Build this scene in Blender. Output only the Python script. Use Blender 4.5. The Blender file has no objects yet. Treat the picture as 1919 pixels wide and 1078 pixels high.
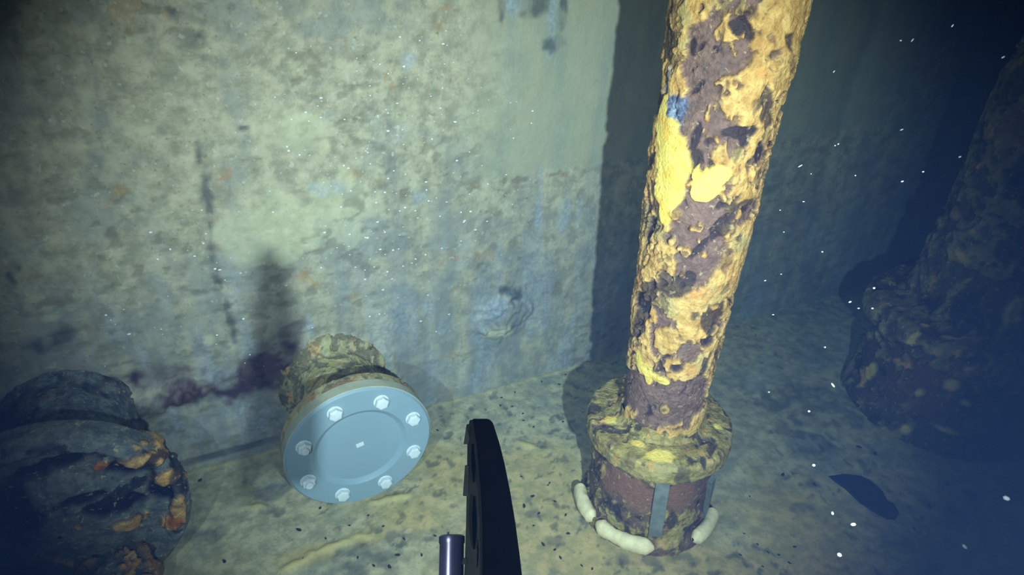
import bpy, math, random
import numpy as np
from mathutils import Matrix, Vector

# ------------------------------------------------------------------ camera, world, lights, exposure
W, H = 1919, 1078
FPX = 1250.0                      # focal length in pixels
PITCH, ROLL, CAMH = 0.5357, 0.0489, 1.155
sc = bpy.context.scene
col = sc.collection
sc.view_settings.view_transform = 'Standard'
sc.view_settings.look = 'None'
sc.view_settings.gamma = 1.0
sc.view_settings.use_curve_mapping = False
sc.view_settings.exposure = 0.12
try:
    sc.cycles.use_denoising = True
    sc.cycles.volume_bounces = 1
    sc.cycles.max_bounces = 5
except Exception:
    pass

F = np.array([0, math.cos(PITCH), -math.sin(PITCH)])
U0 = np.array([0, math.sin(PITCH), math.cos(PITCH)])
R0 = np.array([1.0, 0, 0])
R = math.cos(ROLL) * R0 + math.sin(ROLL) * U0
U = -math.sin(ROLL) * R0 + math.cos(ROLL) * U0
O = np.array([0, 0, CAMH])
cam = bpy.data.objects.new('camera', bpy.data.cameras.new('camera'))
col.objects.link(cam)
cam.data.sensor_width = 36.0
cam.data.lens = FPX / W * 36.0
cam.data.clip_start = 0.02
cam.matrix_world = Matrix(((R[0], U[0], -F[0], O[0]), (R[1], U[1], -F[1], O[1]), (R[2], U[2], -F[2], O[2]), (0, 0, 0, 1)))
sc.camera = cam

# the water: scatters blue a little and swallows red first
world = bpy.data.worlds.new('water'); sc.world = world
world.use_nodes = True
wn = world.node_tree; wn.nodes.clear()
wo = wn.nodes.new('ShaderNodeOutputWorld')
wb = wn.nodes.new('ShaderNodeBackground'); wb.inputs[0].default_value = (0.0, 0.0, 0.0, 1); wb.inputs[1].default_value = 0.0
va = wn.nodes.new('ShaderNodeVolumeAbsorption'); va.inputs['Color'].default_value = (0.10, 0.57, 0.83, 1); va.inputs['Density'].default_value = 0.28
vs = wn.nodes.new('ShaderNodeVolumeScatter'); vs.inputs['Color'].default_value = (0.12, 0.29, 0.88, 1); vs.inputs['Density'].default_value = 0.040
vs.inputs['Anisotropy'].default_value = 0.0
ad = wn.nodes.new('ShaderNodeAddShader')
wn.links.new(wb.outputs[0], wo.inputs['Surface'])
wn.links.new(va.outputs[0], ad.inputs[0]); wn.links.new(vs.outputs[0], ad.inputs[1]); wn.links.new(ad.outputs[0], wo.inputs['Volume'])

def spot(name, loc, target, power, size_deg, radius=0.012, color=(1, 1, 1), blend=1.0):
    l = bpy.data.lights.new(name, 'SPOT'); o = bpy.data.objects.new(name, l); col.objects.link(o)
    l.energy = power; l.color = color; l.spot_size = math.radians(size_deg); l.spot_blend = blend; l.shadow_soft_size = radius
    o.location = loc
    o.rotation_euler = (Vector(target) - Vector(loc)).to_track_quat('-Z', 'Y').to_euler()
    return o
# the two lamps of the diving vehicle, either side of its camera
spot('vehicle_lamp_port', (-0.285, -0.15, 1.07), (-0.08, 1.30, 0.40), 50, 73, color=(1, .96, .87))
spot('vehicle_lamp_starboard', (0.24, -0.15, 1.07), (0.02, 1.26, 0.43), 142, 76, color=(1, .96, .87))

# ------------------------------------------------------------------ numpy helpers
def ray(u, v):
    return ((u - W / 2) * R + (H / 2 - v) * U + FPX * F) / FPX
def on_floor(u, v, z=0.0):
    d = ray(u, v); return O + d * ((z - CAMH) / d[2])
WA = on_floor(340, 885); WB = on_floor(1090, 680)      # the foot of the steel wall
T = (WB - WA) / np.linalg.norm(WB - WA)                # along the wall
N = np.array([T[1], -T[0], 0.0])                       # out of the wall
Z = np.array([0, 0, 1.0])
def on_wall(u, v):
    d = ray(u, v); return O + d * (((WA - O) @ N) / (d @ N))
def depth(P): return float((np.asarray(P) - O) @ F)

def _hash(ix, iy, iz, seed):
    h = (ix.astype(np.int64) * 374761393 + iy.astype(np.int64) * 668265263 + iz.astype(np.int64) * 2147483647 + seed * 1274126177) & 0xFFFFFFFF
    h = ((h ^ (h >> 13)) * 1274126177) & 0xFFFFFFFF
    h = ((h ^ (h >> 16)) * 2246822519) & 0xFFFFFFFF
    h = h ^ (h >> 15)
    return (h & 0xFFFFFF) / float(0xFFFFFF)
def vnoise(P, seed=0):
    i = np.floor(P).astype(np.int64); f = P - i; f = f * f * (3 - 2 * f)
    out = 0
    for dx in (0, 1):
        wx = f[..., 0] if dx else 1 - f[..., 0]
        for dy in (0, 1):
            wy = f[..., 1] if dy else 1 - f[..., 1]
            for dz in (0, 1):
                wz = f[..., 2] if dz else 1 - f[..., 2]
                out = out + wx * wy * wz * _hash(i[..., 0] + dx, i[..., 1] + dy, i[..., 2] + dz, seed)
    return out
def fbm(P, freq, octs=4, seed=0, gain=0.5):
    s = 0; a = 1; t = 0
    Q = np.asarray(P) * freq
    for k in range(octs):
        s = s + a * vnoise(Q + k * 17.3, seed + k); t += a; a *= gain; Q = Q * 2.03
    return s / t
def sst(x, a, b):
    t = np.clip((x - a) / (b - a), 0, 1); return t * t * (3 - 2 * t)

# ------------------------------------------------------------------ scene helpers
def thing(name, label, cat, M=None, group=None):
    o = bpy.data.objects.new(name, None); col.objects.link(o)
    o.empty_display_size = 0.05
    if M is not None: o.matrix_world = M
    o['label'] = label; o['category'] = cat
    if group: o['group'] = group
    return o
def tag(o, label, cat, group=None, kind=None):
    o['label'] = label; o['category'] = cat
    if group: o['group'] = group
    if kind: o['kind'] = kind
    return o
def link(name, me, m, parent=None):
    o = bpy.data.objects.new(name, me); col.objects.link(o)
    if m is not None and not me.materials: me.materials.append(m)
    if parent is not None: o.parent = parent
    return o
def raw_mesh(name, V, quads, attrs=None, smooth=True):
    me = bpy.data.meshes.new(name)
    V = np.asarray(V, dtype=np.float32).reshape(-1, 3); q = np.asarray(quads, dtype=np.int32).reshape(-1, 4)
    me.vertices.add(len(V)); me.vertices.foreach_set('co', V.ravel())
    me.loops.add(q.size); me.loops.foreach_set('vertex_index', q.ravel())
    me.polygons.add(len(q)); me.polygons.foreach_set('loop_start', np.arange(0, q.size, 4, dtype=np.int32))
    me.update(calc_edges=True)
    me.polygons.foreach_set('use_smooth', np.full(len(q), smooth))
    for k, a in (attrs or {}).items():
        at = me.attributes.new(k, 'FLOAT', 'POINT'); at.data.foreach_set('value', np.asarray(a, dtype=np.float32).ravel())
    me.validate(); me.update()
    return me
def grid_mesh(name, P, wrap=False, attrs=None, flip=False):
    """P is (nu, nv, 3); wrap closes the first direction"""
    nu, nv = P.shape[:2]
    iu = np.arange(nu if wrap else nu - 1); iv = np.arange(nv - 1)
    a, b = np.meshgrid(iu, iv, indexing='ij'); a2 = (a + 1) % nu
    q = np.stack([a * nv + b, a2 * nv + b, a2 * nv + b + 1, a * nv + b + 1], -1)
    if flip: q = q[..., ::-1]
    return raw_mesh(name, P, q, attrs)

class MB:
    """collects simple solids into one mesh"""
    def __init__(s): s.v = []; s.f = []
    def add(s, vs, fs):
        n = len(s.v); s.v += [tuple(map(float, p)) for p in vs]; s.f += [tuple(n + i for i in f) for f in fs]
    def box(s, c, d, rot=0.0, axes=None):
        ax = axes or (np.array([math.cos(rot), math.sin(rot), 0]), np.array([-math.sin(rot), math.cos(rot), 0]), Z)
        c = np.array(c, float)
        vs = [c + ax[0] * d[0] / 2 * i + ax[1] * d[1] / 2 * j + ax[2] * d[2] / 2 * k for i in (-1, 1) for j in (-1, 1) for k in (-1, 1)]
        s.add(vs, [(0, 1, 3, 2), (4, 6, 7, 5), (0, 4, 5, 1), (2, 3, 7, 6), (0, 2, 6, 4), (1, 5, 7, 3)])
    def lathe(s, prof, n=32, M=None, phase=0.0, caps=True):
        vs = []; fs = []
        for r, h in prof:
            for k in range(n):
                a = phase + 2 * math.pi * k / n; p = Vector((r * math.cos(a), r * math.sin(a), h)); vs.append(M @ p if M else p)
        for i in range(len(prof) - 1):
            for k in range(n):
                k2 = (k + 1) % n; fs.append((i * n + k, i * n + k2, (i + 1) * n + k2, (i + 1) * n + k))
        if caps: fs.append(tuple(range(n))[::-1]); fs.append(tuple((len(prof) - 1) * n + k for k in range(n)))
        s.add(vs, fs)
    def mesh(s, name, smooth=False, bevel=0.0):
        me = bpy.data.meshes.new(name); me.from_pydata(s.v, [], s.f); me.validate()
        if smooth:
            for p in me.polygons: p.use_smooth = True
        return me
    def build(s, name, m, parent=None, smooth=False, bevel=0.0, seg=2):
        me = s.mesh(name, smooth)
        o = link(name, me, m, parent)
        if bevel:
            b = o.modifiers.new('bevel', 'BEVEL'); b.width = bevel; b.segments = seg; b.limit_method = 'ANGLE'; b.angle_limit = math.radians(35)
        return o

# ------------------------------------------------------------------ materials
def S(c):  # sRGB 0-255 to linear
    return tuple((x / 255 / 12.92) if x / 255 <= .04045 else ((x / 255 + .055) / 1.055) ** 2.4 for x in c) + (1.0,)
class NT:
    def __init__(s, name, rough=.7, spec=.3):
        s.m = bpy.data.materials.new(name); s.m.use_nodes = True; s.t = s.m.node_tree
        s.b = s.t.nodes['Principled BSDF']; s.b.inputs['Roughness'].default_value = rough
        s.b.inputs['Specular IOR Level'].default_value = spec
        s.co = s.t.nodes.new('ShaderNodeTexCoord').outputs['Object']
    def val(s, sock, v):
        if isinstance(v, bpy.types.NodeSocket): s.t.links.new(v, sock)
        else: sock.default_value = v
    def scaled(s, sx, sy, sz):
        n = s.t.nodes.new('ShaderNodeMapping'); n.inputs['Scale'].default_value = (sx, sy, sz); s.t.links.new(s.co, n.inputs[0]); return n.outputs[0]
    def noise(s, scale, detail=4, rough=.6, vec=None, dist=0.0):
        n = s.t.nodes.new('ShaderNodeTexNoise'); n.inputs['Scale'].default_value = scale; n.inputs['Detail'].default_value = detail
        n.inputs['Roughness'].default_value = rough; n.inputs['Distortion'].default_value = dist
        s.t.links.new(vec or s.co, n.inputs['Vector']); return n.outputs['Fac']
    def voro(s, scale, vec=None, feature='F1', rnd=1.0):
        n = s.t.nodes.new('ShaderNodeTexVoronoi'); n.feature = feature; n.inputs['Scale'].default_value = scale
        n.inputs['Randomness'].default_value = rnd
        s.t.links.new(vec or s.co, n.inputs['Vector']); return n.outputs['Distance']
    def ramp(s, f, a, b, lo=0.0, hi=1.0):
        n = s.t.nodes.new('ShaderNodeMapRange'); n.interpolation_type = 'SMOOTHSTEP'
        s.val(n.inputs['Value'], f)
        n.inputs['From Min'].default_value = a; n.inputs['From Max'].default_value = b
        n.inputs['To Min'].default_value = lo; n.inputs['To Max'].default_value = hi
        return n.outputs['Result']
    def attr(s, name):
        n = s.t.nodes.new('ShaderNodeAttribute'); n.attribute_name = name; return n.outputs['Fac']
    def mix(s, f, a, b, mode='MIX'):
        n = s.t.nodes.new('ShaderNodeMix'); n.data_type = 'RGBA'; n.blend_type = mode
        s.val(n.inputs[0], f); s.val(n.inputs[6], a); s.val(n.inputs[7], b); return n.outputs[2]
    def math(s, op, a, b):
        n = s.t.nodes.new('ShaderNodeMath'); n.operation = op; s.val(n.inputs[0], a); s.val(n.inputs[1], b); return n.outputs[0]
    def bump(s, h, strength, dist):
        n = s.t.nodes.new('ShaderNodeBump'); n.inputs['Strength'].default_value = strength; n.inputs['Distance'].default_value = dist
        s.t.links.new(h, n.inputs['Height']); s.t.links.new(n.outputs[0], s.b.inputs['Normal'])
    def done(s, c):
        s.val(s.b.inputs['Base Color'], c); return s.m

def plain(name, c, rough=.5, spec=.4, metal=0.0, var=.25, scale=60, bump=0.0):
    n = NT(name, rough, spec); n.b.inputs['Metallic'].default_value = metal
    c1 = S(c); c0 = tuple(x * (1 - var) for x in c1[:3]) + (1,)
    f = n.ramp(n.noise(scale), .35, .65)
    if bump: n.bump(n.noise(scale * 4, 3), bump, .002)
    return n.done(n.mix(f, c0, c1))

def crust_material(name, bare=((108, 84, 76), (136, 108, 96)), crust=((190, 146, 78), (232, 190, 112)), dark=(48, 42, 50),
                   yellow=((250, 224, 110), (244, 200, 88)), blue=((80, 88, 116), (140, 156, 172)), red=(142, 100, 80)):
    n = NT(name, .62, .3)
    ns = n.noise(55, 5, .65); nf = n.noise(220, 4, .6)
    c = n.mix(n.ramp(ns, .35, .65), S(bare[0]), S(bare[1]))
    c = n.mix(n.math('MULTIPLY', n.ramp(n.noise(32, 4), .55, .7), .6), c, S((104, 92, 88)))
    cr = n.mix(n.ramp(ns, .36, .62), S(crust[0]), S(crust[1]))
    cr = n.mix(n.math('MULTIPLY', n.ramp(n.noise(26, 3, .5), .56, .72), .75), cr, S((218, 158, 88)))
    cr = n.mix(n.math('MULTIPLY', n.ramp(nf, .56, .72), .5), cr, S((120, 84, 48)))
    cr = n.mix(n.math('MULTIPLY', n.ramp(n.noise(17, 3, .5), .52, .7), .65), cr, S((176, 166, 110)))
    c = n.mix(n.attr('crust'), c, cr)
    c = n.mix(n.attr('red'), c, S(red))
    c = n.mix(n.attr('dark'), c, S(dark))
    bl = n.mix(n.ramp(ns, .45, .62), S(blue[0]), S(blue[1]))
    c = n.mix(n.attr('blue'), c, bl)
    yl = n.mix(n.ramp(n.noise(40, 4, .55), .48, .68), S(yellow[0]), S(yellow[1]))
    c = n.mix(n.attr('yellow'), c, yl)
    c = n.mix(n.math('MULTIPLY', n.ramp(n.noise(120, 5, .7), .58, .66), .4), c, S((84, 66, 52)))
    c = n.mix(n.math('MULTIPLY', n.ramp(n.noise(90, 4, .6, dist=.6), .60, .68), .35), c, S((226, 206, 150)))
    n.bump(n.math('ADD', ns, nf), .6, .004)
    return n.done(c)

M_crust = crust_material('ochre_crusted_iron')
M_crust_dim = crust_material('olive_crusted_iron', bare=((92, 74, 66), (120, 96, 80)), crust=((128, 112, 62), (172, 156, 92)))
M_crust_far = crust_material('brown_crusted_iron', bare=((66, 60, 60), (88, 78, 72)), crust=((100, 94, 72), (132, 124, 92)), dark=(26, 26, 34), red=(110, 70, 62))
M_crust_left = crust_material('dark_scaled_iron', bare=((76, 84, 90), (112, 118, 112)), crust=((150, 120, 74), (196, 150, 84)), dark=(16, 18, 44), red=(150, 80, 50))
M_stub = crust_material('silted_rusty_iron', bare=((112, 104, 80), (140, 130, 104)), crust=((150, 144, 104), (186, 178, 134)), dark=(84, 70, 52), red=(176, 130, 96))

# ------------------------------------------------------------------ crusted solids of revolution
def resample(prof, step):
    out = []
    for (r0, h0), (r1, h1) in zip(prof[:-1], prof[1:]):
        n = max(1, int(math.hypot(r1 - r0, h1 - h0) / step))
        for k in range(n): out.append((r0 + (r1 - r0) * k / n, h0 + (h1 - h0) * k / n))
    out.append(prof[-1]); return np.array(out)
def stamp(P, c, e1, e2, ra, rb, rot=0.0, soft=.25, warp=.35, wf=60, seed=5):
    """ragged ellipse on a surface near point c, in metres"""
    D = P - c
    x = D @ e1; y = D @ e2; n = D @ np.cross(e1, e2)
    ca, sa = math.cos(rot), math.sin(rot)
    X = (x * ca + y * sa) / ra; Y = (-x * sa + y * ca) / rb
    out = np.zeros(P.shape[:-1])
    sel = (X * X + Y * Y < 6) & (np.abs(n) < max(ra, rb) * 1.5 + .02)
    if not sel.any(): return out
    d = np.sqrt(X[sel] ** 2 + Y[sel] ** 2) + (fbm(P[sel], wf, 3, seed) - .5) * 2 * warp
    out[sel] = 1 - sst(d, 1 - soft, 1 + soft)
    return out
class Turned:
    """a round body about the local z axis, its surface roughened and its stain masks kept as attributes"""
    def __init__(s, M, prof, step, seed, freq=1.0, thick=.006, cover=.5, squash=.6):
        s.M = M; s.seed = seed; s.Mi = np.array(M.inverted()); s.Mn = np.array(M)
        pr = resample(prof, step)
        rmax = max(p[0] for p in prof); nth = int(2 * math.pi * rmax / step)
        th = np.linspace(0, 2 * math.pi, nth, endpoint=False)
        dr = np.gradient(pr[:, 0]); dh = np.gradient(pr[:, 1]); L = np.hypot(dr, dh) + 1e-9
        nr, nh = dh / L, -dr / L
        c, sn = np.cos(th)[:, None], np.sin(th)[:, None]
        s.P = np.stack([pr[None, :, 0] * c, pr[None, :, 0] * sn, np.broadcast_to(pr[None, :, 1], (nth, len(pr)))], -1)
        s.N = np.stack([nr[None] * c, nr[None] * sn, np.broadcast_to(nh[None], (nth, len(pr)))], -1)
        s.rmax = rmax
        Q = s.P * np.array([1, 1, squash]) * freq
        w = np.stack([fbm(Q, 14, 3, seed + 50), fbm(Q, 14, 3, seed + 60), fbm(Q, 14, 3, seed + 70)], -1) - .5
        s.Q = Q + w * .07
        s.big = fbm(s.Q, 15, 4, seed, .55); s.mid = fbm(s.Q, 48, 4, seed + 9); s.fine = fbm(s.P, 230, 3, seed + 20)
        s.cover = cover; s.thick = thick
        s.sm = fbm(s.Q, 85, 4, seed + 13)
        s.md = fbm(s.Q, 31, 4, seed + 17)
        v = .26 * s.big + .44 * s.md + .30 * s.sm
        s.crust = sst(v, 
                      .5 + (.5 - cover) * .32 - .010, .5 + (.5 - cover) * .32 + .016)
        s.a = {k: np.zeros(s.P.shape[:2]) for k in ('yellow', 'dark', 'blue', 'red')}
        s.extra = np.zeros(s.P.shape[:2])
    def hit(s, u, v, r):
        o = (s.Mi @ np.append(O, 1))[:3]; d = s.Mi[:3, :3] @ ray(u, v)
        a = d[0] ** 2 + d[1] ** 2; b = o[0] * d[0] + o[1] * d[1]; c = o[0] ** 2 + o[1] ** 2 - r * r
        disc = b * b - a * c
        if disc < 0: disc = 0
        return o + d * ((-b - math.sqrt(disc)) / a)
    def hit_top(s, u, v, h):
        o = (s.Mi @ np.append(O, 1))[:3]; d = s.Mi[:3, :3] @ ray(u, v)
        return o + d * ((h - o[2]) / d[2])
    def mark(s, u, v, ru, rv, rot=0, r=None, top=None, **kw):
        c = s.hit(u, v, r or s.rmax) if top is None else s.hit_top(u, v, top)
        k = 1.0 / (FPX / depth((s.Mn @ np.append(c, 1))[:3]))
        if top is None:
            e1 = np.array([-c[1], c[0], 0]); e1 /= np.linalg.norm(e1); e2 = Z
            view = s.Mi[:3, :3] @ ray(u, v)
            if e1 @ (s.Mi[:3, :3] @ R) < 0: e1 = -e1; e2 = Z
        else:
            e1 = s.Mi[:3, :3] @ R; e1[2] = 0; e1 /= np.linalg.norm(e1); e2 = np.cross(np.array([0, 0, 1.0]), e1)
        return stamp(s.P, c, e1, e2, ru * k, rv * k * 1.15, -rot, **kw)
    def put(s, key, m, over=True):
        if key == 'crust': s.crust = np.maximum(s.crust, m)
        elif key == 'bare': s.crust = s.crust * (1 - m)
        else: s.a[key] = np.maximum(s.a[key], m)
    def finish(s, name, m, parent, cracks=True, darkspots=.5, flip=False):
        crack = (1 - sst(np.abs(fbm(s.Q, 21, 3, s.seed + 31) - .5), .002, .012)) * sst(fbm(s.P, 9, 2, s.seed + 33), .42, .55) * (1 if cracks else 0)
        pit = sst(s.mid, .61, .66) * s.crust
        dk = sst(fbm(s.Q, 30, 3, s.seed + 41), .66 - darkspots * .08, .70 - darkspots * .08)
        y = s.a['yellow']
        crust_edge = sst(s.crust, .02, .3) * (1 - sst(s.crust, .4, .8))  # darker band wherever the crust gives way to bare iron
        dark = np.maximum.reduce([s.a['dark'], crack * .8, pit * .55, dk * .85, crust_edge * .55]) * (1 - y)
        disp = s.crust * s.thick * (.55 + 1.1 * (s.big - .3)) + (s.mid - .5) * s.thick * .9 * (.25 + s.crust) + (s.fine - .5) * s.thick * .35 \
            - crack * s.thick * .5 - pit * s.thick * .35 - dk * s.thick * .3 + s.extra
        disp = disp * (1 - y) + y * (s.thick * .85 + (s.mid - .5) * s.thick * .3 + s.extra)
        P = s.P + s.N * disp[..., None]
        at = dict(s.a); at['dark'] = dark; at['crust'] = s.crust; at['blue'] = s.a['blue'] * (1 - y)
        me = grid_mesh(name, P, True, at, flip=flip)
        return link(name, me, m, parent)

# ------------------------------------------------------------------ steel wall
def axis_samples(parts):
    out = []
    for a, b, st in parts:
        out += list(np.arange(a, b, st))
    out.append(parts[-1][1]); return np.array(out)
ws = axis_samples([(-2.2, -.45, .05), (-.45, 1.5, .004), (1.5, 5.2, .03)])
wz = axis_samples([(-.02, 1.12, .004), (1.12, 2.6, .05)])
SS, ZZ = np.meshgrid(ws, wz, indexing='ij')
WP = np.stack([SS, np.zeros_like(SS), ZZ], -1)      # local: x along, y into the wall (-y = out), z up
WM = Matrix(((T[0], -N[0], 0, WA[0]), (T[1], -N[1], 0, WA[1]), (0, 0, 1, 0), (0, 0, 0, 1)))
def wl(u, v):
    p = on_wall(u, v) - WA; return np.array([p @ T, 0, p[2]])
X1 = np.array([1.0, 0, 0])
def wmark(u, v, ru, rv, rot=0, **kw):
    c = wl(u, v); k = depth(on_wall(u, v)) / FPX
    return stamp(WP, c, X1, Z, ru * k * 1.12, rv * k * 1.15, -rot, **kw)
def wmany(lst, **kw):
    m = np.zeros(SS.shape)
    for it in lst: m = np.maximum(m, wmark(*it, **kw))
    return m
rust = wmany([(505, 675, 40, 45, -.3), (480, 700, 36, 40), (545, 618, 26, 14, -.6), (440, 720, 50, 26, -.2), (350, 735, 60, 22, .1), (300, 700, 50, 20)], warp=.5, wf=35)
rust = np.maximum(rust, wmany([(522, 652, 26, 26, -.4), (470, 715, 50, 24, -.5), (330, 730, 40, 26)], warp=.8, wf=30, soft=.5))
rust[:] = rust * (.45 + .55 * sst(fbm(WP, 22, 3, 77), .35, .55))
rust = np.maximum(rust, wmark(500, 690, 34, 38, -.3, warp=.4))
streak = fbm(WP * np.array([1, 1, .18]), 22, 4, 301)
blue = wmany([(1035, 40, 12, 45), (965, 10, 16, 16), (1010, 390, 7, 60), (1055, 400, 10, 34), (1085, 395, 4, 26), (940, 570, 40, 18, -.1), (858, 700, 18, 26), (880, 715, 14, 16, .6),
              (803, 580, 10, 16), (833, 612, 8, 16), (620, 220, 14, 9), (765, 112, 12, 12), (612, 352, 28, 12), (785, 370, 12, 10), (870, 460, 10, 20), (452, 770, 24, 22), (372, 805, 20, 24),
              (330, 785, 10, 34, -.3), (490, 800, 16, 34), (757, 245, 18, 14), (860, 495, 12, 10), (580, 610, 6, 26), (700, 690, 26, 6), (740, 610, 30, 8)], warp=.9, wf=45, soft=.6) * (.4 + .6 * sst(streak, .4, .58))
low = 1 - sst(ZZ + (fbm(WP, 6, 3, 12) - .5) * .3, .25, .62)
blue = np.maximum(blue * .8, sst(streak, .55, .68) * low * .5)
sm = sst(SS + (fbm(WP, 14, 3, 87) - .5) * .12, wl(800, 300)[0], wl(985, 300)[0]) * sst(ZZ + (fbm(WP, 12, 2, 88) - .5) * .02, wl(1000, 326)[2] - .004, wl(1000, 326)[2] + .006)   # smoother, paler coat at upper right
sm *= 1 - sst(SS, 1.9, 2.2)
dark = wmany([(345, 30, 26, 14, .3), (362, 60, 26, 12, .5), (372, 80, 20, 8), (376, 104, 18, 5), (372, 290, 7, 22, .2), (385, 350, 10, 30, .1), (392, 400, 5, 60, .1), (405, 520, 7, 60), (430, 600, 8, 40),
              (25, 498, 7, 12), (22, 520, 6, 12), (90, 640, 40, 14, -.2), (940, 24, 5, 30), (1000, 10, 30, 14), (1055, 20, 8, 24), (458, 240, 8, 4), (240, 760, 40, 20, .1), (250, 810, 55, 18, .1), (1035, 80, 18, 12),
              (130, 780, 60, 14, -.1), (60, 820, 60, 14, -.2), (915, 650, 14, 7), (600, 690, 12, 6), (955, 545, 24, 9, .5)], warp=1.0, wf=50, soft=.6) * (.35 + .65 * sst(fbm(WP * np.array([1, 1, .5]), 60, 3, 71), .38, .58))
groove = (1 - sst(np.abs(ZZ - .022), .006, .014)) * (1 - sst(SS, .16, .26)) * sst(SS, -.05, .0) * (.7 + .3 * sst(fbm(WP, 30, 2, 4), .3, .5))
dark = np.maximum(dark, groove)
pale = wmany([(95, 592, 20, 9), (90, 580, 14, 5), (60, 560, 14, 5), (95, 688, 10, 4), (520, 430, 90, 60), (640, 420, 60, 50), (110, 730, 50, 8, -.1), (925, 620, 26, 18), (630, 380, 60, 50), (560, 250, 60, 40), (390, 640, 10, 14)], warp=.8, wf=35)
lump = wmark(940, 590, 46, 34, -.2, soft=.5, warp=.4) + .8 * wmark(925, 615, 20, 20, soft=.6)
plate = wmany([(630, 730, 108, 104)], soft=.06, warp=.08)              # welded pad behind the blanked pipe
lum = fbm(WP * np.array([1, 1, .75]), 10, 4, 202)
fine = fbm(WP, 70, 4, 203)
pitm = sst(fbm(WP * np.array([1, 1, 1.5]), 42, 3, 204), .60, .68) * sst(fbm(WP, 5, 2, 205), .42, .6) * (1 - sm)
disp = (lum - .5) * .006 + (fine - .5) * .0035 * (1 - .8 * sm) - pitm * .0014 + lump * .016 * (.6 + .8 * fine) + plate * (.006 + .004 * fine) - groove * .003 - sm * .0 + (1 - sm) * .0012
led = sst(ZZ, .0, .14) - 1
ledge = wmark(130, 790, 190, 26, -.05, soft=.6, warp=.4) * .02 + wmark(270, 745, 60, 24, 0, soft=.6, warp=.4) * .012
disp = disp + ledge
WPd = WP.copy(); WPd[..., 1] -= disp

n = NT('silted_painted_steel', .55, .35)
big = n.noise(5.5, 5, .6, dist=.4); midn = n.noise(24, 5, .65); fin = n.noise(110, 4, .6)
st = n.noise(16, 5, .6, vec=n.scaled(1, 1, .16)); hz = n.noise(40, 4, .6, vec=n.scaled(.35, 1, 1))
c = n.mix(n.ramp(midn, .34, .66), S((148, 142, 118)), S((192, 182, 150)))
c = n.mix(n.math('MULTIPLY', n.ramp(big, .48, .62), .55), c, S((142, 144, 136)))
c = n.mix(n.math('MULTIPLY', n.ramp(st, .56, .72), .45), c, S((104, 112, 122)))
c = n.mix(n.math('MULTIPLY', n.ramp(hz, .58, .70), .38), c, S((122, 112, 86)))
c = n.mix(n.math('MULTIPLY', n.ramp(n.noise(13, 4, .7, dist=.5), .60, .70), .55), c, S((170, 132, 82)))
c = n.mix(n.math('MULTIPLY', n.ramp(fin, .60, .70), .45), c, S((106, 96, 78)))
c = n.mix(n.math('MULTIPLY', n.ramp(n.noise(75, 3, .5), .64, .70), .5), c, S((204, 206, 184)))
c = n.mix(n.math('MULTIPLY', n.attr('low'), n.ramp(st, .35, .6, .15, .6)), c, S((116, 122, 126)))
sa = n.attr('smooth_coat')
c = n.mix(n.math('MULTIPLY', sa, .82), c, n.mix(n.ramp(st, .4, .65), S((172, 166, 136)), S((156, 158, 136))))
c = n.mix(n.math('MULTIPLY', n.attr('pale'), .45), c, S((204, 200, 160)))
c = n.mix(n.math('MULTIPLY', n.attr('pit'), .5), c, S((110, 104, 84)))
bb = n.mix(n.ramp(fin, .42, .6), S((134, 148, 168)), S((176, 188, 204)))
c = n.mix(n.math('MULTIPLY', n.attr('blue'), .5), c, bb)
c = n.mix(n.attr('rust'), c, n.mix(n.ramp(midn, .4, .6), S((60, 46, 60)), S((92, 72, 76))))
c = n.mix(n.math('MULTIPLY', n.attr('dark'), .68), c, S((52, 60, 70)))
n.bump(n.math('ADD', n.math('MULTIPLY', midn, .8), fin), .45, .003)
M_wall = n.done(c)
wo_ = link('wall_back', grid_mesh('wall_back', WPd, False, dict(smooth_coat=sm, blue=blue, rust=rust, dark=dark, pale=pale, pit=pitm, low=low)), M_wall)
wo_.matrix_world = WM; wo_['kind'] = 'structure'

# ------------------------------------------------------------------ tank floor
fs = axis_samples([(-2.2, -.5, .05), (-.5, 2.3, .006), (2.3, 5.2, .04)])
fq = axis_samples([(-.02, 1.0, .005), (1.0, 3.6, .05)])
SF, QF = np.meshgrid(fs, fq, indexing='ij')
FM = Matrix(((T[0], N[0], 0, WA[0]), (T[1], N[1], 0, WA[1]), (0, 0, 1, 0), (0, 0, 0, 1)))   # local x along wall, y away from it
FPt = np.stack([SF, QF, np.zeros_like(SF)], -1)
def fl(u, v):
    p = on_floor(u, v) - WA; return np.array([p @ T, p @ N, 0])
Y1 = np.array([0, 1.0, 0])
CR = np.array([T @ R, N @ R, 0]); CR /= np.linalg.norm(CR); CU = np.array([-CR[1], CR[0], 0])
if CU @ np.array([T @ F, N @ F, 0]) < 0: CU = -CU
def fmark(u, v, ru, rv, rot=0, **kw):
    c = fl(u, v); k = depth(on_floor(u, v)) / FPX
    return stamp(FPt, c, CR, CU, ru * k, rv * k * 1.4, -rot, **kw)
def fmany(lst, **kw):
    m = np.zeros(SF.shape)
    for it in lst: m = np.maximum(m, fmark(*it, **kw))
    return m
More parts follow.
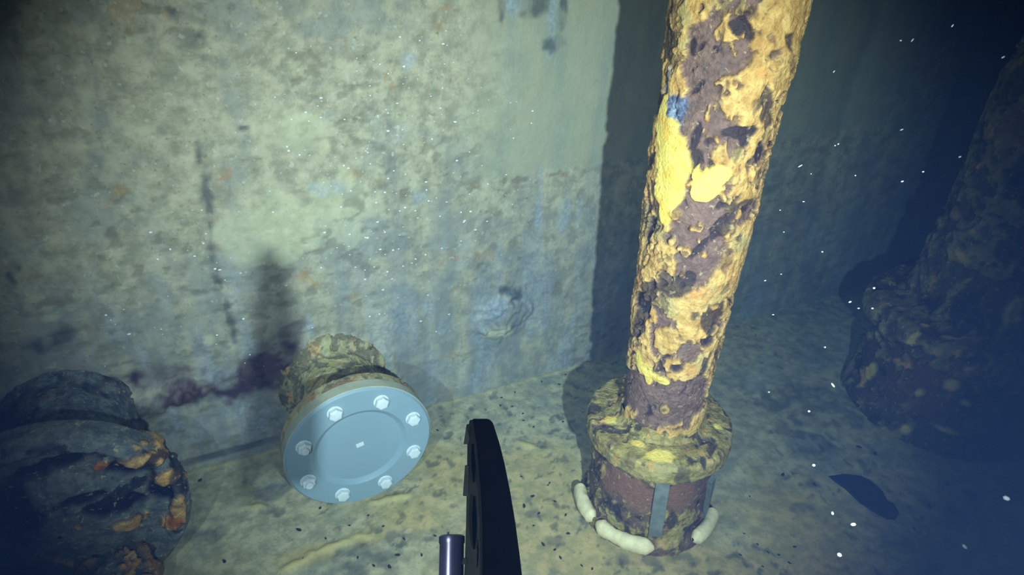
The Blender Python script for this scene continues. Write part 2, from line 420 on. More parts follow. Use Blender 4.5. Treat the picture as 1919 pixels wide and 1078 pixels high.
fdark = fmany([(510, 925, 34, 16), (505, 955, 28, 12), (560, 895, 24, 12), (400, 1000, 26, 14, -.4), (545, 975, 22, 8, 0), (360, 1000, 18, 12, -.4), (700, 1040, 60, 24), (745, 1010, 30, 14), (660, 1060, 40, 18), (790, 1000, 22, 10),
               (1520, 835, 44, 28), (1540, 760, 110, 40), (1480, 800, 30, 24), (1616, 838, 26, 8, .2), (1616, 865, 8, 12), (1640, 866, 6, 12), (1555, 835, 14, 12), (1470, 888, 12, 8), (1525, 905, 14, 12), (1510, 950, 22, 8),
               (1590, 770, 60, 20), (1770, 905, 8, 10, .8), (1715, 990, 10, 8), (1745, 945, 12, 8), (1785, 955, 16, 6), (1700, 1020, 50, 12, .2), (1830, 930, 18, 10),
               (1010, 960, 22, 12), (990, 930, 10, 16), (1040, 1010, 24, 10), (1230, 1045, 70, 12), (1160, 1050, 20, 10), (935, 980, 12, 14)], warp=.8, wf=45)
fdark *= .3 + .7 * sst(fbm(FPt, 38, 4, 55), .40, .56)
fyel = fmany([(1010, 900, 150, 70), (1080, 1030, 240, 70), (830, 880, 60, 60), (1500, 1000, 110, 110), (760, 960, 100, 40), (700, 1000, 60, 16, -.35), (600, 1035, 60, 14, -.35), (1250, 1060, 300, 40)], soft=.6, warp=.5, wf=14)
ridge = fmany([(620, 1024, 56, 5, -.45), (672, 1003, 22, 4, -.1), (555, 1056, 30, 5, -.6), (480, 950, 22, 4), (730, 935, 36, 5, -.3), (990, 835, 22, 5, .5)], soft=.6, warp=.8, wf=55)
edge = (1 - sst(np.abs(QF - .006), .003, .008)) * (.5 + .5 * sst(fbm(FPt, 20, 3, 91), .4, .6)) * (1 - sst(SF, .95, 1.2))
speck = sst(fbm(FPt, 60, 3, 611), .66, .71) * sst(fbm(FPt, 5, 2, 612), .36, .56)
fz = (fbm(FPt, 7, 4, 400) - .5) * .012 + (fbm(FPt, 60, 3, 401) - .5) * .003 + ridge * .006 - fdark * .001 + edge * .002 - speck * .0008
FPt2 = FPt.copy(); FPt2[..., 2] = fz - .004
n = NT('silted_tank_floor', .75, .2)
a = n.noise(6, 5, .6, dist=.3); b = n.noise(30, 5, .65); d = n.noise(130, 4, .6)
c = n.mix(n.ramp(b, .36, .64), S((158, 152, 124)), S((198, 188, 150)))
c = n.mix(n.math('MULTIPLY', n.ramp(a, .5, .66), .5), c, S((128, 138, 134)))
c = n.mix(n.math('MULTIPLY', n.attr('warm'), .7), c, n.mix(n.ramp(b, .4, .62), S((168, 154, 98)), S((196, 168, 106))))
c = n.mix(n.math('MULTIPLY', n.ramp(d, .60, .72), .5), c, S((104, 104, 92)))
c = n.mix(n.math('MULTIPLY', n.ramp(n.noise(18, 4, .6), .62, .72), .55), c, S((104, 108, 104)))
c = n.mix(n.math('MULTIPLY', n.attr('speck'), .6), c, S((70, 76, 72)))
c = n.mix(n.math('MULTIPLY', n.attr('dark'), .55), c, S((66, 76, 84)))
c = n.mix(n.math('MULTIPLY', n.attr('ridge'), .75), c, S((206, 190, 126)))
n.bump(n.math('ADD', b, d), .4, .003)
M_floor = n.done(c)
fo = link('floor', grid_mesh('floor', FPt2, False, dict(dark=fdark, warm=fyel, ridge=np.maximum(ridge, edge * .7), speck=speck), flip=True), M_floor)
fo.matrix_world = FM; fo['kind'] = 'structure'

# ------------------------------------------------------------------ the crusted standing pipe
PB = on_floor(1207, 938)
tilt = math.radians(-0.7)
PM = Matrix.Translation(Vector(PB)) @ Matrix.Rotation(tilt, 4, 'Y')
post = thing('corroded_riser_pipe', 'tall iron pipe thick with yellow-ochre crust, standing on a flanged drum base', 'pipe', PM)
pr = .083
t = Turned(PM, [(.076, .22), (.0765, .40), (.086, .75), (.090, 1.05), (.091, 1.42)], .0021, 11, thick=.010, cover=.62, squash=.62)
def m(*a, **k): return t.mark(*a, r=pr, **k)
for q in [(1340, 110, 44, 36, .3), (1320, 70, 26, 20), (1375, 120, 30, 14), (1300, 430, 46, 60), (1330, 400, 34, 34), (1300, 510, 30, 40), (1240, 760, 80, 52), (1300, 740, 40, 34), (1200, 740, 30, 44), (1290, 660, 22, 22), (1310, 470, 44, 60)]:
    t.put('bare', m(*q, warp=.4, soft=.1))
for q in [(1218, 470, 18, 56), (1280, 560, 38, 20, -.6), (1250, 640, 24, 30), (1310, 600, 36, 40), (1375, 520, 26, 60), (1440, 130, 60, 60), (1480, 80, 40, 60), (1385, 450, 28, 30), (1245, 560, 26, 24), (1420, 250, 26, 30), (1270, 90, 20, 30), (1400, 190, 50, 26), (1360, 60, 18, 16)]:
    t.put('crust', m(*q, warp=.5, soft=.12))
for q in [(1247, 520, 14, 12), (1195, 620, 14, 20), (1258, 685, 26, 18), (1205, 570, 22, 20), (1385, 45, 14, 12), (1463, 210, 26, 16), (1385, 245, 30, 12), (1415, 285, 14, 24), (1390, 262, 12, 12), (1437, 262, 20, 6), (1440, 350, 22, 22),
          (1345, 90, 10, 8), (1325, 640, 12, 10), (1380, 560, 18, 9), (1294, 300, 8, 70, .12), (1226, 430, 10, 26, .2), (1305, 85, 8, 14), (1220, 300, 6, 60, .15), (1245, 125, 14, 8)]:
    k = m(*q, warp=.6, soft=.15); t.put('dark', k * .9); t.crust *= 1 - k
for q in [(1263, 255, 32, 36, 0), (1268, 305, 36, 46, 0), (1260, 350, 30, 38, .1), (1254, 212, 12, 34, .15), (1254, 392, 16, 26, 0)]:
    t.put('yellow', m(*q, warp=.22, soft=.06, wf=40))
for q in [(1322, 348, 25, 28, .25), (1346, 324, 21, 17, -.3), (1314, 326, 15, 18, 0)]:
    t.put('yellow', m(*q, warp=.2, soft=.06, wf=45))
for q in [(1318, 306, 6, 11), (1287, 243, 12, 9), (1296, 262, 5, 16)]:
    t.a['yellow'] *= 1 - m(*q, warp=.3, soft=.1)
for q in [(1200, 680, 9, 20, -.3), (1213, 700, 9, 20, -.2), (1235, 712, 20, 7, .2), (1216, 235, 5, 12)]:
    t.put('yellow', m(*q, warp=.35, soft=.12) * .85)
t.put('blue', m(1272, 205, 26, 30, .2, warp=.5, soft=.2)); t.put('blue', m(1262, 160, 8, 34, .1, warp=.5, soft=.3) * .7)
for q in [(1298, 425, 5), (1310, 448, 3), (1270, 400, 8), (1318, 475, 5), (1285, 470, 9), (1276, 462, 4), (1310, 420, 3), (1245, 768, 9), (1232, 690, 5), (1280, 515, 5), (1262, 452, 6)]:
    k = m(q[0], q[1], q[2], q[2], warp=.5, soft=.3); t.put('crust', k); t.extra += k * .003
for q in [(1285, 470, 12), (1310, 422, 9), (1298, 428, 8), (1440, 95, 20), (1195, 624, 17), (1243, 527, 17), (1408, 384, 18), (1378, 442, 15), (1330, 262, 14), (1300, 590, 16), (1268, 690, 22), (1216, 560, 12), (1350, 160, 13), (1245, 765, 10), (1225, 700, 13), (1330, 600, 14), (1360, 470, 14), (1290, 640, 12), (1400, 300, 14), (1200, 480, 10)]:
    o_ = m(q[0], q[1], q[2] * .9, q[2] * .8, warp=.8, soft=.3, wf=70) * sst(fbm(t.P, 40, 2, int(q[0])), .38, .5); i_ = m(q[0], q[1], q[2] * .5, q[2] * .4, warp=.7, soft=.4, wf=90)
    t.crust = np.maximum(t.crust * (1 - o_ * .5), o_ * (1 - i_)); t.a['dark'] = np.maximum(t.a['dark'] * (1 - o_ * (1 - i_)), i_ * .7); t.extra += (o_ * (1 - i_)) * .0025
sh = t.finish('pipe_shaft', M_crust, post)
# flange: profile up the drum side, out under the lip, across the top and up onto the shaft
FR = .141
t = Turned(PM, [(.10, .206), (FR - .004, .205), (FR + .001, .210), (FR + .001, .238), (FR - .001, .243), (.118, .246), (.090, .250), (.080, .262), (.076, .276)], .0024, 23, thick=.006, cover=.85, freq=1.2, squash=1)
rim_ = sst(t.P[..., 2], .203, .209) * (1 - sst(t.P[..., 2], .236, .243)) * sst(np.hypot(t.P[..., 0], t.P[..., 1]), FR - .008, FR - .003)
t.crust = np.maximum(t.crust, rim_)
t.a['dark'] *= 1 - rim_
for q in [(1240, 858, 26, 12), (1195, 835, 14, 7, .4), (1225, 812, 20, 9), (1345, 800, 8, 7), (1145, 790, 12, 9), (1262, 820, 24, 8)]:
    t.put('yellow', t.mark(*q, top=.248, warp=.5, soft=.25) * .8)
for q in [(1180, 855, 18, 8), (1290, 840, 22, 7), (1230, 880, 40, 5), (1330, 830, 18, 9), (1150, 830, 12, 9)]:
    t.put('dark', t.mark(*q, top=.248, warp=.6, soft=.3) * .45)
t.a['dark'] *= .8
t.finish('upper_flange', M_crust_dim, post, cracks=False, darkspots=0)
DR = .126
t = Turned(PM, [(DR + .018, -.012), (DR + .017, .008), (DR + .006, .024), (DR, .034), (DR, .212)], .0024, 37, thick=.005, cover=.32, freq=1.0, squash=.8)
for q in [(1180, 915, 50, 34), (1200, 935, 30, 30), (1275, 930, 36, 40), (1140, 900, 18, 24)]:
    k = t.mark(*q, r=DR, warp=.5, soft=.4); t.put('bare', k); t.put('red', k * .6)
for q in [(1255, 1000, 40, 24), (1270, 970, 26, 12), (1245, 965, 10, 16), (1335, 930, 8, 30), (1130, 880, 10, 20), (1165, 985, 40, 10)]:
    t.put('crust', t.mark(*q, r=DR, warp=.6, soft=.3))
for q in [(1210, 895, 16, 6), (1150, 945, 26, 10), (1300, 985, 22, 8)]:
    t.put('dark', t.mark(*q, r=DR, warp=.6, soft=.3) * .6)
t.finish('drum_base', M_crust_dim, post, cracks=False, darkspots=.2)
M_strap = plain('slate_blue_steel', (122, 130, 124), .5, .4, var=.3, scale=40, bump=.2)
def drum_point(u, v, r=DR):
    return t.hit(u, v, r)
def strap(u0, u1, v0, v1, w_px):
    a_ = drum_point(u0, v0); b_ = drum_point(u1, v1)
    k = depth((np.array(PM) @ np.append(a_, 1))[:3]) / FPX
    ang0 = math.atan2(a_[1], a_[0]); ang1 = math.atan2(b_[1], b_[0]); wv = w_px * k / DR / 2
    b = MB(); n_ = 8; rings = []
    for i in range(n_ + 1):
        f_ = i / n_; an = ang0 + (ang1 - ang0) * f_; h = a_[2] + (b_[2] - a_[2]) * f_
        for s_ in (-1, 1):
            for rr in (DR - .004, DR + .0095):
                rings.append((rr * math.cos(an + s_ * wv), rr * math.sin(an + s_ * wv), h))
    fs_ = []
    for i in range(n_):
        p, q = i * 4, i * 4 + 4
        fs_ += [(p + 1, p + 3, q + 3, q + 1), (p, q, q + 2, p + 2), (p, p + 1, q + 1, q), (p + 2, q + 2, q + 3, p + 3)]
    fs_ += [(0, 2, 3, 1), (n_ * 4, n_ * 4 + 1, n_ * 4 + 3, n_ * 4 + 2)]
    b.add(rings, fs_)
    o = b.build('strap', M_strap, post, bevel=.0012); o['label'] = 'slate blue vertical steel strap'
strap(1242, 1226, 900, 1000, 25)
strap(1331, 1322, 895, 965, 20)
# pale sealant beads round the foot
M_bead = plain('cream_sealant', (240, 226, 178), .6, .3, var=.18, scale=50, bump=.3)
def bead(a0, a1, rad, r, z, seed):
    n_ = 46; mth = 20
    an = np.linspace(a0, a1, n_); P = np.zeros((mth, n_, 3))
    for i, x in enumerate(an):
        e = min(1.0, math.sin(math.pi * min(max((i + .3) / n_, 0), 1)) * 2.6) ** .5
        e *= .86 + .28 * float(vnoise(np.array([[x * 5, seed, 0.5]]), seed)[0])
        for j in range(mth):
            b_ = 2 * math.pi * j / mth
            rr = r * e
            P[j, i] = ((rad + rr * 1.0 * math.cos(b_)) * math.cos(x), (rad + rr * math.cos(b_)) * math.sin(x), z + rr * 1.35 * math.sin(b_))
    P += (fbm(P, 90, 3, seed)[..., None] - .5) * .003
    o = link('sealant_bead', grid_mesh('sealant_bead', P, True), M_bead, post)
    o['label'] = 'thick cream sealant bead at the foot'
    return o
def bead_angle(u, v):
    p = t.hit_top(u, v, .02); return math.atan2(p[1], p[0])
def span(p, q):
    a_, b_ = bead_angle(*p), bead_angle(*q)
    if b_ < a_: b_ += 2 * math.pi
    return a_, b_
for i, (p, q) in enumerate([((1084, 912), (1122, 972)), ((1130, 975), (1222, 1012)), ((1290, 1008), (1346, 962))]):
    a_, b_ = span(p, q); bead(a_, b_, DR + .019, .0135, .026, 60 + i)

# ------------------------------------------------------------------ the blanked pipe stub on the wall
DC = np.array([-0.29408, 1.004394, CAMH - .99946])      # centre of the disc's outer face
L0 = float((DC - WA) @ N)
BX = np.array([T[0], T[1], 0]); BY = np.cross(N, BX)
def stub_matrix(c):
    """local z points out of the wall, local x along it, local y up"""
    zx = N; xx = T; yy = np.cross(zx, xx)
    return Matrix(((xx[0], yy[0], zx[0], c[0]), (xx[1], yy[1], zx[1], c[1]), (xx[2], yy[2], zx[2], c[2]), (0, 0, 0, 1)))
BM = stub_matrix(DC - N * L0)
ysign = 1.0 if np.cross(N, T)[2] > 0 else -1.0
stub = thing('blanked_pipe_stub', 'short pipe stub on the wall closed by a blue-grey bolted blind flange', 'pipe fitting', BM)
M_disc = plain('blue_grey_paint', (136, 160, 172), .45, .35, var=.06, scale=9)
M_bolt = plain('pale_zinc', (212, 222, 226), .4, .5, var=.08, scale=80)
M_rim = plain('cream_grey_paint', (176, 180, 158), .6, .3, var=.2, scale=30, bump=.2)
t = Turned(BM, [(.128, .000), (.120, .012), (.104, .020), (.094, .032), (.090, .06), (.090, L0 - .050)], .0028, 81, thick=.0045, cover=.62, squash=1)
t.put('red', sst(t.P[..., 2], L0 - .12, L0 - .08) * sst(fbm(t.P, 16, 3, 3), .42, .6) * .8)
t.finish('pipe_neck', M_stub, stub, cracks=False, darkspots=.35)
t = Turned(BM, [(.085, L0 - .058), (.146, L0 - .058), (.150, L0 - .054), (.150, L0 - .0335), (.147, L0 - .031), (.12, L0 - .031)], .0028, 83, thick=.0022, cover=.6, squash=1)
t.put('red', sst(fbm(t.P, 12, 3, 8), .5, .6) * .6)
t.finish('pipe_flange', M_stub, stub, cracks=False, darkspots=.1)
b = MB(); b.lathe([(.150, L0 - .032), (.1515, L0 - .029), (.1515, L0 - .004), (.1475, L0), (.099, L0), (.0985, L0 - .012), (.02, L0 - .012)], 128)
blind = b.build('blind_flange', M_disc, stub, smooth=True, bevel=0)
for p_ in blind.data.polygons: p_.use_smooth = True
es = blind.modifiers.new('edges', 'EDGE_SPLIT'); es.split_angle = math.radians(30)
b = MB(); b.lathe([(.099, L0 - .013), (.099, L0 - .0003), (.0975, L0 - .0006), (.0885, L0 - .0075), (.0875, L0 - .008), (.05, L0 - .008), (.002, L0 - .008)], 128)
rf = b.build('recessed_face', M_disc, blind, smooth=True)
es = rf.modifiers.new('edges', 'EDGE_SPLIT'); es.split_angle = math.radians(20)
b = MB(); b.lathe([(.1500, L0 - .0325), (.1528, L0 - .030), (.1528, L0 - .0055), (.1512, L0 - .0042)], 128, caps=False)
rm = b.build('rim_band', M_rim, stub, smooth=True); es = rm.modifiers.new('edges', 'EDGE_SPLIT'); es.split_angle = math.radians(30)
b = MB(); b.box((0, .004, L0 - .0076), (.016, .010, .0012), rot=.15)
cm = b.build('centre_mark', M_bolt, blind, bevel=.0004); cm['label'] = 'small pale rectangular mark at the centre'
al = 1.94325
for i in range(8):
    an = al - i * math.pi / 4
    x, y = .1205 * math.cos(an), ysign * .1205 * math.sin(an)
    b = MB()
    Mx = Matrix.Translation((x, y, L0))
    b.lathe([(.0150, -.001), (.0160, .0002), (.0160, .0016), (.0148, .0022)], 24, Mx)
    b.lathe([(.0132, .0018), (.0142, .0036), (.0142, .0100), (.0125, .0122), (.007, .0128)], 6, Mx, phase=.35 + i * .9)
    if i in (6, 7):
        b.lathe([(.0080, .012), (.0080, .0175), (.0068, .0188)], 16, Mx)
    o = b.build('bolt', M_bolt, stub, bevel=.0009)

# ------------------------------------------------------------------ scaled flange, low at the left
LR = .205
LC = on_floor(112, 1004, LR); LL = float((LC - WA) @ N)
LM = stub_matrix(LC - N * LL)
lf = thing('corroded_pipe_flange', 'large dark scaled pipe flange with orange rust rim, low at left', 'pipe fitting', LM)
lr = LR - .008
t = Turned(LM, [(.128, .004), (.118, .03), (.112, LL - .08), (.115, LL - .06)], .005, 131, thick=.008, cover=.4, squash=1)
t.a['blue'] += .25
t.crust *= .4
t.finish('pipe_neck', M_crust_left, lf, cracks=False, darkspots=.3)
t = Turned(LM, [(.15, LL - .075), (lr - .012, LL - .062), (lr, LL - .055), (lr + .001, LL - .02), (lr - .006, LL - .006), (lr - .022, LL), (lr - .036, LL - .016), (.115, LL - .020), (.10, LL - .006), (.07, LL), (.003, LL + .004)], .0034, 137, thick=.006, cover=.16, squash=1, freq=.8)
for q in [(275, 868, 46, 12, .35), (310, 900, 22, 16, .9), (335, 950, 10, 34, .1), (318, 985, 14, 18, .5), (240, 985, 26, 12, .5), (190, 885, 14, 10), (215, 1050, 26, 10)]:
    k = t.mark(*q, top=LL, warp=.45, soft=.25); t.put('crust', k); t.a['dark'] *= 1 - k; t.extra += k * .005
ring = lambda q: t.mark(*q, top=LL, warp=.5, soft=.3)
for q in [(105, 885, 70, 16, -.08), (240, 890, 46, 18, .2), (215, 955, 60, 18, .35), (300, 930, 26, 26), (160, 940, 40, 12), (20, 970, 40, 60), (60, 905, 40, 14)]:
    k = ring(q); t.put('dark', k); t.crust *= 1 - k; t.extra -= k * .008
for q in [(192, 885, 14, 10), (330, 975, 8, 16)]:
    t.put('red', ring(q) * .9)
t.finish('flange_ring', M_crust_left, lf, cracks=False, darkspots=.3)
# rusted valve knob in front of its lower edge
kc = t.hit_top(222, 1078, LL)
t3 = Turned(LM, [(.062, -.07), (.058, -.02), (.050, .0), (.030, .008), (.002, .01)], .0034, 190, thick=.014, cover=.42, squash=1, freq=1.2)
off = np.array([kc[0], kc[1], LL + .05])
t3.P = t3.P + off
t3.a['dark'] += .5 * sst(fbm(t3.P, 18, 3, 5), .45, .55)
t3.finish('rusted_boss', M_crust_left, lf, cracks=False, darkspots=.8)

# ------------------------------------------------------------------ the second standing pipe, at right
QB = on_floor(1745, 752)
QM = Matrix.Translation(Vector(QB)) @ Matrix.Rotation(math.radians(2.5), 4, 'Y')
rp = thing('dim_riser_pipe', 'thick crusted iron pipe in the dark water at the right', 'pipe', QM)
qr = .158
t = Turned(QM, [(qr + .006, .28), (qr, .36), (qr, 1.7)], .0048, 211, thick=.016, cover=.5, squash=.7, freq=.6)
for q in [(1905, 580, 16, 28), (1790, 400, 20, 10), (1800, 480, 22, 12)]:
    t.put('yellow', t.mark(*q, r=qr, warp=.4, soft=.3) * (.55 if q[0] > 1900 else .25))
t.put('red', t.mark(1905, 240, 26, 40, r=qr, warp=.5, soft=.4) * .6)
t.finish('pipe_shaft', M_crust_far, rp, cracks=True, darkspots=.6)
t = Turned(QM, [(.19, .235), (.238, .232), (.246, .242), (.246, .275), (.236, .290), (.19, .295), (.155, .31)], .005, 223, thick=.012, cover=.6, freq=.8, squash=1)
for q in [(1775, 636, 12, 6), (1795, 640, 12, 5), (1825, 632, 14, 6), (1852, 632, 8, 4), (1718, 622, 8, 4)]:
    t.put('yellow', t.mark(*q, top=.29, warp=.3, soft=.3) * .5)
t.finish('upper_flange', M_crust_far, rp, cracks=False, darkspots=0)
t = Turned(QM, [(.222, -.012), (.218, .02), (.206, .05), (.204, .238)], .005, 227, thick=.010, cover=.35, freq=.8, squash=.8)
for q in [(1720, 740, 50, 32), (1760, 700, 40, 20)]:
    t.put('red', t.mark(*q, r=.205, warp=.5, soft=.5) * .7)
for q in [(1635, 695, 10, 14), (1785, 720, 13, 13), (1725, 736, 6, 7), (1775, 805, 22, 6), (1700, 800, 8, 6), (1810, 755, 9, 5)]:
    k = t.mark(*q, r=.205, warp=.35, soft=.3); t.put('yellow', k * .6); t.extra += k * .004
t.finish('drum_base', M_crust_far, rp, cracks=False, darkspots=.3)

# ------------------------------------------------------------------ gripper of the diving vehicle
def cp(u, v, d): return O + ray(u, v) * d
M_black = plain('black_anodised', (1, 1, 1), .9, .0, var=.3, scale=80)
M_inner = plain('dark_rubber', (14, 16, 14), .85, .02, var=.3, scale=60)
M_tube = plain('dark_steel_tube', (48, 50, 74), .3, .4, metal=.5, var=.3, scale=25)
G0 = cp(930, 1250, .42)
GM = Matrix.Translation(Vector(G0))
gr = thing('gripper_jaw', 'curved black gripper jaw reaching up from the bottom edge of the view', 'gripper', GM)
def loft(rows, name, m_, parent, bevel=.0015):
    """rows: four corners each, world coordinates"""
    b = MB(); vs = [np.array(p) - G0 for r_ in rows for p in r_]; fs_ = []
    for i in range(len(rows) - 1):
        for k in range(4):
            k2 = (k + 1) % 4; fs_.append((i * 4 + k, i * 4 + k2, i * 4 + 4 + k2, i * 4 + 4 + k))
    fs_.append((3, 2, 1, 0)); e = (len(rows) - 1) * 4; fs_.append((e, e + 1, e + 2, e + 3))
    b.add(vs, fs_); return b.build(name, m_, parent, bevel=bevel)
right = [(785, 917), (793, 924), (830, 936), (870, 946), (920, 956), (980, 966), (1040, 974), (1100, 981), (1180, 986), (1260, 988)]
mid = lambda v: np.interp(v, [785, 830, 900, 980, 1080, 1260], [886, 893, 900, 904, 905, 900])
left = lambda v: np.interp(v, [785, 810, 900, 1000, 1100, 1260], [877, 873, 872, 870, 866, 860])
rows = []
for v, ur in right:
    d = .40
    rows.append([cp(mid(v), v, d), cp(ur, v, d + .004), cp(ur - 3, v, d + .030), cp(mid(v) - 2, v, d + .030)])
loft(rows, 'jaw_plate', M_black, gr)
rows = []
for v, ur in right:
    d = .402
    rows.append([cp(left(v) + 3, v + 2, d + .012), cp(mid(v) + 1, v + 2, d + .001), cp(mid(v) + 1, v + 2, d + .022), cp(left(v) + 3, v + 2, d + .024)])
loft(rows, 'grip_pad', M_inner, gr, bevel=.0008)
for v0, v1, o_ in [(795, 833, 3), (872, 930, 3), (1046, 1058, 2)]:
    rows = [[cp(left(v) - o_ * (1 - .5 * i), v, .413), cp(left(v) + 6, v, .411), cp(left(v) + 6, v, .424), cp(left(v) - o_ * (1 - .5 * i), v, .424)] for i, v in enumerate((v0, v1))][::1]
    rows = [[cp(left(v) - (1 + o_ * i), v, .413), cp(left(v) + 6, v, .411), cp(left(v) + 6, v, .424), cp(left(v) - (1 + o_ * i), v, .424)] for i, v in enumerate((v0, v1))]
    loft(rows, 'grip_tooth', M_inner, gr, bevel=.0005)
for v0, v1, w_ in [(832, 905, 7), (930, 1030, 9), (1012, 1064, 5)]:
    rows = []
    for i in range(7):
        f_ = i / 6; v = v0 + (v1 - v0) * f_; ww = w_ * math.sin(math.pi * (.08 + .84 * f_)); cu = (left(v) + mid(v)) / 2 + 2 + (6 if w_ == 5 else 0)
        rows.append([cp(cu - ww / 2, v, .4075), cp(cu + ww / 2, v, .4055), cp(cu + ww / 2, v, .412), cp(cu - ww / 2, v, .412)])
    loft(rows, 'pad_slot', M_black, gr, bevel=.0003)
ax0, ax1 = cp(847, 1006, .47), cp(842, 1300, .43)
b = MB(); dz = ax1 - ax0; Lz = np.linalg.norm(dz)
Mz = Matrix.Translation(Vector(ax0 - G0)) @ Vector(dz).to_track_quat('Z', 'Y').to_matrix().to_4x4()
b.lathe([(.0078, -.001), (.0092, 0), (.0092, .004), (.0086, .005), (.0086, Lz - .01), (.0092, Lz - .004), (.0088, Lz)], 40, Mz)
o = b.build('actuator_tube', M_tube, gr, smooth=True); es = o.modifiers.new('edges', 'EDGE_SPLIT'); es.split_angle = math.radians(40)
o['label'] = 'slim dark steel tube beside the jaw'

# ------------------------------------------------------------------ loose things on the floor
rnd = random.Random(7)
M_flake = plain('black_rust_scale', (58, 60, 64), .8, .2, var=.35, scale=120, bump=.4)
M_slab = plain('dark_slate_scale', (42, 50, 70), .8, .2, var=.25, scale=50, bump=.3)
def flake_mesh(name, outline, thick):
    b = MB(); n_ = len(outline)
    vs = [(x, y, 0) for x, y in outline] + [(x * .94, y * .94, thick * (1 + .3 * math.sin(i * 2.1))) for i, (x, y) in enumerate(outline)] + [(0, 0, thick * 1.25)]
    fs_ = [tuple(range(n_))[::-1]] + [(i, (i + 1) % n_, n_ + (i + 1) % n_, n_ + i) for i in range(n_)] + [(n_ + i, n_ + (i + 1) % n_, 2 * n_) for i in range(n_)]
    b.add(vs, fs_); return b.mesh(name)
pts = [(1552, 893), (1580, 890), (1612, 892), (1632, 902), (1655, 924), (1664, 940), (1676, 946), (1685, 962), (1678, 975), (1662, 974), (1640, 962), (1612, 944), (1585, 918), (1566, 905)]
P3 = [on_floor(*p) for p in pts]; cc = sum(P3) / len(P3)
o = link('rust_scale_slab', flake_mesh('rust_scale_slab', [((p - cc)[0], (p - cc)[1]) for p in P3], .004), M_slab)
o.location = (cc[0], cc[1], 0.0)
tag(o, 'long leaf-shaped dark scale plate lying flat on the floor at right', 'debris')
def flake_variant(k):
    n_ = 9; ol = []
    for i in range(n_):
        a_ = 2 * math.pi * i / n_; r_ = rnd.uniform(.6, 1.1); ol.append((r_ * math.cos(a_), .55 * r_ * math.sin(a_)))
    return flake_mesh('rust_flake', ol, .45)
variants = [flake_variant(k) for k in range(6)]
for v_ in variants: v_.materials.append(M_flake)
fpos = [(723, 788), (735, 770), (960, 762, 1), (980, 775, 1), (938, 760, 1), (1030, 690, 1), (1003, 702, 1), (1015, 715, 1), (965, 735, 1), (940, 745, 1), (1060, 702, 1), (1048, 720, 1), (915, 790, 1),
        (820, 806, 1), (981, 788, 1), (1000, 800, 1), (1055, 790, 1), (600, 952, 1), (690, 966), (560, 993, 1.6), (610, 1009), (568, 1049, 1.3), (420, 1052, 1.4), (375, 900, 1.3), (655, 985),
        (977, 893), (1030, 905), (1027, 909, .8), (998, 930, 1.4), (982, 948, 1.5), (1010, 962, 1.2), (840, 1000, 1), (905, 972), (757, 1010, 1), (718, 986, .9), (815, 1004, .9), (1000, 985), (1018, 1020, 1.4), (1050, 1045, 1.2),
        (1090, 1060), (1405, 930, .7), (1388, 1040, .8), (1420, 1020, .8), (1440, 1035, .8), (1395, 1000, .7), (1468, 890, 1.6), (1775, 906, 1.6), (1742, 948, 1.6), (1713, 990, 1.4), (1610, 838, 1.8), (1640, 850, 1.6), (1527, 908, 1.4),
        (1460, 1040, .8), (1480, 1055, .9), (1430, 1062, .8), (1490, 1025, 1), (1040, 940, 1), (1060, 965, 1.1), (1065, 1000, 1.2), (1040, 1030, 1), (1110, 1066, 1), (745, 1040, 1.4), (700, 1060, 1.2), (670, 1045, 1), (730, 1062, 1.4), (790, 1040, 1)]
for i, q in enumerate(fpos):
    p = on_floor(q[0], q[1]); s_ = (q[2] if len(q) > 2 else .9) * .0042
    o = bpy.data.objects.new('rust_flake', variants[i % 6]); col.objects.link(o)
    o.location = (p[0], p[1], -.001); o.scale = (s_, s_, s_ * .6); o.rotation_euler = (0, 0, rnd.uniform(0, 6.28))
    tag(o, 'tiny dark rust flake lying loose on the silty floor', 'debris', 'rust flakes scattered on the floor')

# ------------------------------------------------------------------ specks: on the wall, and adrift in the water
M_speck = plain('white_glint_speck', (240, 244, 240), .25, .6, var=.05)
def blob(c, a, bb, cc_, ax):
    vs = []; fs_ = []
    for i in range(1, 4):
        ph = math.pi * i / 4
        for k in range(6):
            th = math.pi * k / 3
            vs.append(c + ax[0] * a * math.sin(ph) * math.cos(th) + ax[1] * bb * math.sin(ph) * math.sin(th) + ax[2] * cc_ * math.cos(ph))
    top, bot = c + ax[2] * cc_, c - ax[2] * cc_
    for i in range(2):
        for k in range(6): fs_.append((i * 6 + k, i * 6 + (k + 1) % 6, i * 6 + 6 + (k + 1) % 6, i * 6 + 6 + k))
    for k in range(6): fs_.append((18, (k + 1) % 6, k)); fs_.append((19, 12 + k, 12 + (k + 1) % 6))
    return vs + [top, bot], fs_
b = MB()
rnd = random.Random(21)
cent = [(770, 120), (600, 190), (620, 350), (640, 380), (790, 360), (750, 280), (780, 430), (700, 450), (560, 250), (450, 480), (300, 620), (420, 700), (650, 480), (740, 590), (800, 200), (930, 250), (350, 480), (520, 620), (700, 120), (880, 400)]
for i in range(250):
    q = cent[rnd.randrange(len(cent))]
    u = rnd.gauss(q[0], 62); v = rnd.gauss(q[1], 52)
    if not (12 < u < 1130 and 5 < v < 690): continue
    if 500 < u < 800 and v > 620: continue
    loc = wl(u, v); ii = int(np.searchsorted(ws, loc[0])); jj = int(np.searchsorted(wz, loc[2]))
    y0 = WPd[min(ii, len(ws) - 1), min(jj, len(wz) - 1), 1]
    s_ = rnd.choice([.0009, .0012, .0016, .0022])
    vs_, fs_ = blob(np.array([loc[0], y0 - .0006, loc[2]]), s_ * rnd.uniform(1, 2.2), .001, s_ * rnd.uniform(.7, 1.0), (X1, Y1, Z))
    b.add(vs_, fs_)
o = b.build('glint_specks', M_speck, None, smooth=True); o.matrix_world = WM  # small white blobs added as the glints of tiny bubbles on the wall
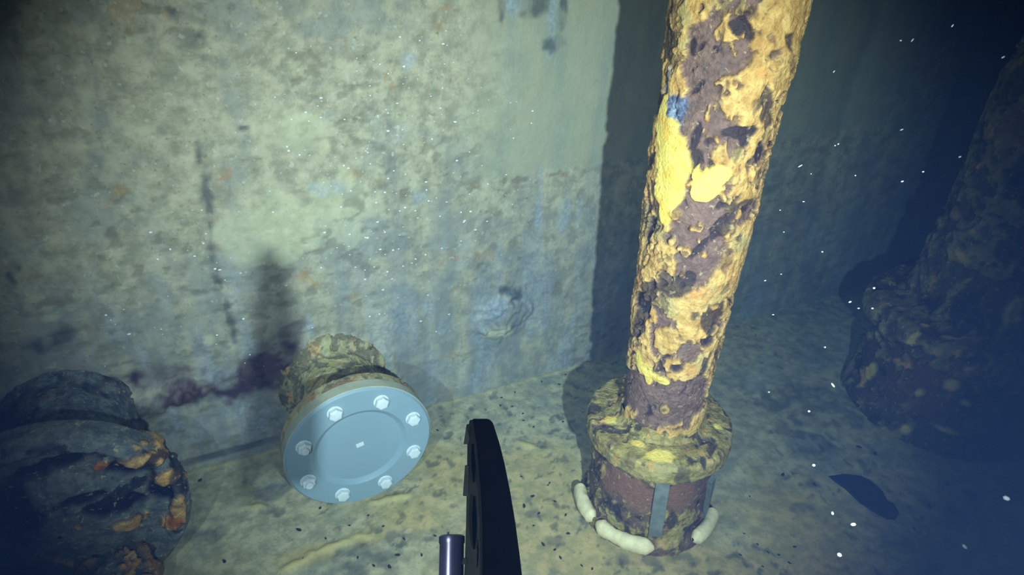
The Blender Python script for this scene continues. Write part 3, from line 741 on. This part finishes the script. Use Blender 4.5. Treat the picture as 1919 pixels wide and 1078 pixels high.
tag(o, 'tiny white specks modelled as glints off bubbles on the steel wall', 'glint', kind='stuff')

M_fleck = plain('drifting_white_fleck', (235, 240, 240), .6, .3, var=.05)
drift = [(1880, 107, 5.5, 2.2, -.55), (1638, 540, 3.2, 2.6, 0), (1691, 340, 4, 2, -.3), (1500, 311, 7, 1.5, -.5), (1561, 722, 7, 2.2, .9), (1516, 771, 3, 2.4, 0), (1525, 872, 4, 3.4, 0), (1886, 934, 9, 6, .4),
         (1573, 1040, 6, 5, .4), (1808, 1025, 8, 4, .8), (1730, 322, 3, 1.8, -.2), (1571, 270, 2.5, 1.4, -.6), (1690, 243, 5, 1.6, -.4), (1710, 75, 6, 1.8, -.9), (1785, 48, 5, 1.8, -.9), (1688, 76, 3, 2, 0), (1520, 326, 1.6, 1.2, 0),
         (1599, 983, 7, 4, -.1), (1560, 962, 3, 4.5, 0), (1441, 735, 2.6, 1.4, 0), (1593, 566, 4, 2, -.4), (1609, 578, 3, 1.4, 0), (1563, 134, 4, 1.4, -.9), (1603, 329, 2, 1.6, 0), (1799, 294, 4, 2, -.4), (1541, 472, 2.2, 1.6, 0),
         (1469, 435, 1.8, 1.2, 0), (1464, 514, 2.2, 1.2, 0), (1434, 526, 3, 1.4, -.3), (1449, 590, 2.6, 1.2, 0), (1565, 273, 2, 1.4, 0), (1635, 578, 3, 1.8, 0), (1506, 378, 3, 1, 0), (1546, 651, 2.5, 2, 0), (1462, 394, 2, 1, 0)]
labels = {0: 'bright oblong white fleck adrift near the upper right corner', 1: 'bright round white fleck adrift in the dark water left of the dim pipe', 3: 'long thin pale fibre adrift just right of the ochre pipe',
          4: 'white comma-shaped fleck adrift above the dark floor patch', 6: 'round white fleck adrift just above the floor beside the scale slab', 7: 'large pale oval fleck adrift low at the right edge',
          8: 'large soft pale fleck adrift at the bottom right of the ochre pipe', 9: 'large slanted pale fleck adrift near the bottom right corner'}
for i, (u, v, a_, b_, rt) in enumerate(drift):
    d = .62 + .35 * rnd.random()
    k = d / FPX
    bb_ = MB()
    e1 = R * math.cos(-rt) + U * math.sin(-rt); e2 = -R * math.sin(-rt) + U * math.cos(-rt)
    vs_, fs_ = blob(np.zeros(3), a_ * k * .8, b_ * k * .8, b_ * k * .8, (e1, e2, F)); bb_.add(vs_, fs_)
    o = bb_.build('drifting_fleck', M_fleck, None, smooth=True); o.location = cp(u, v, d)
    tag(o, labels.get(i, 'minute pale silt speck adrift in the dark water right of the ochre pipe'), 'silt fleck', 'silt flecks drifting in the water')
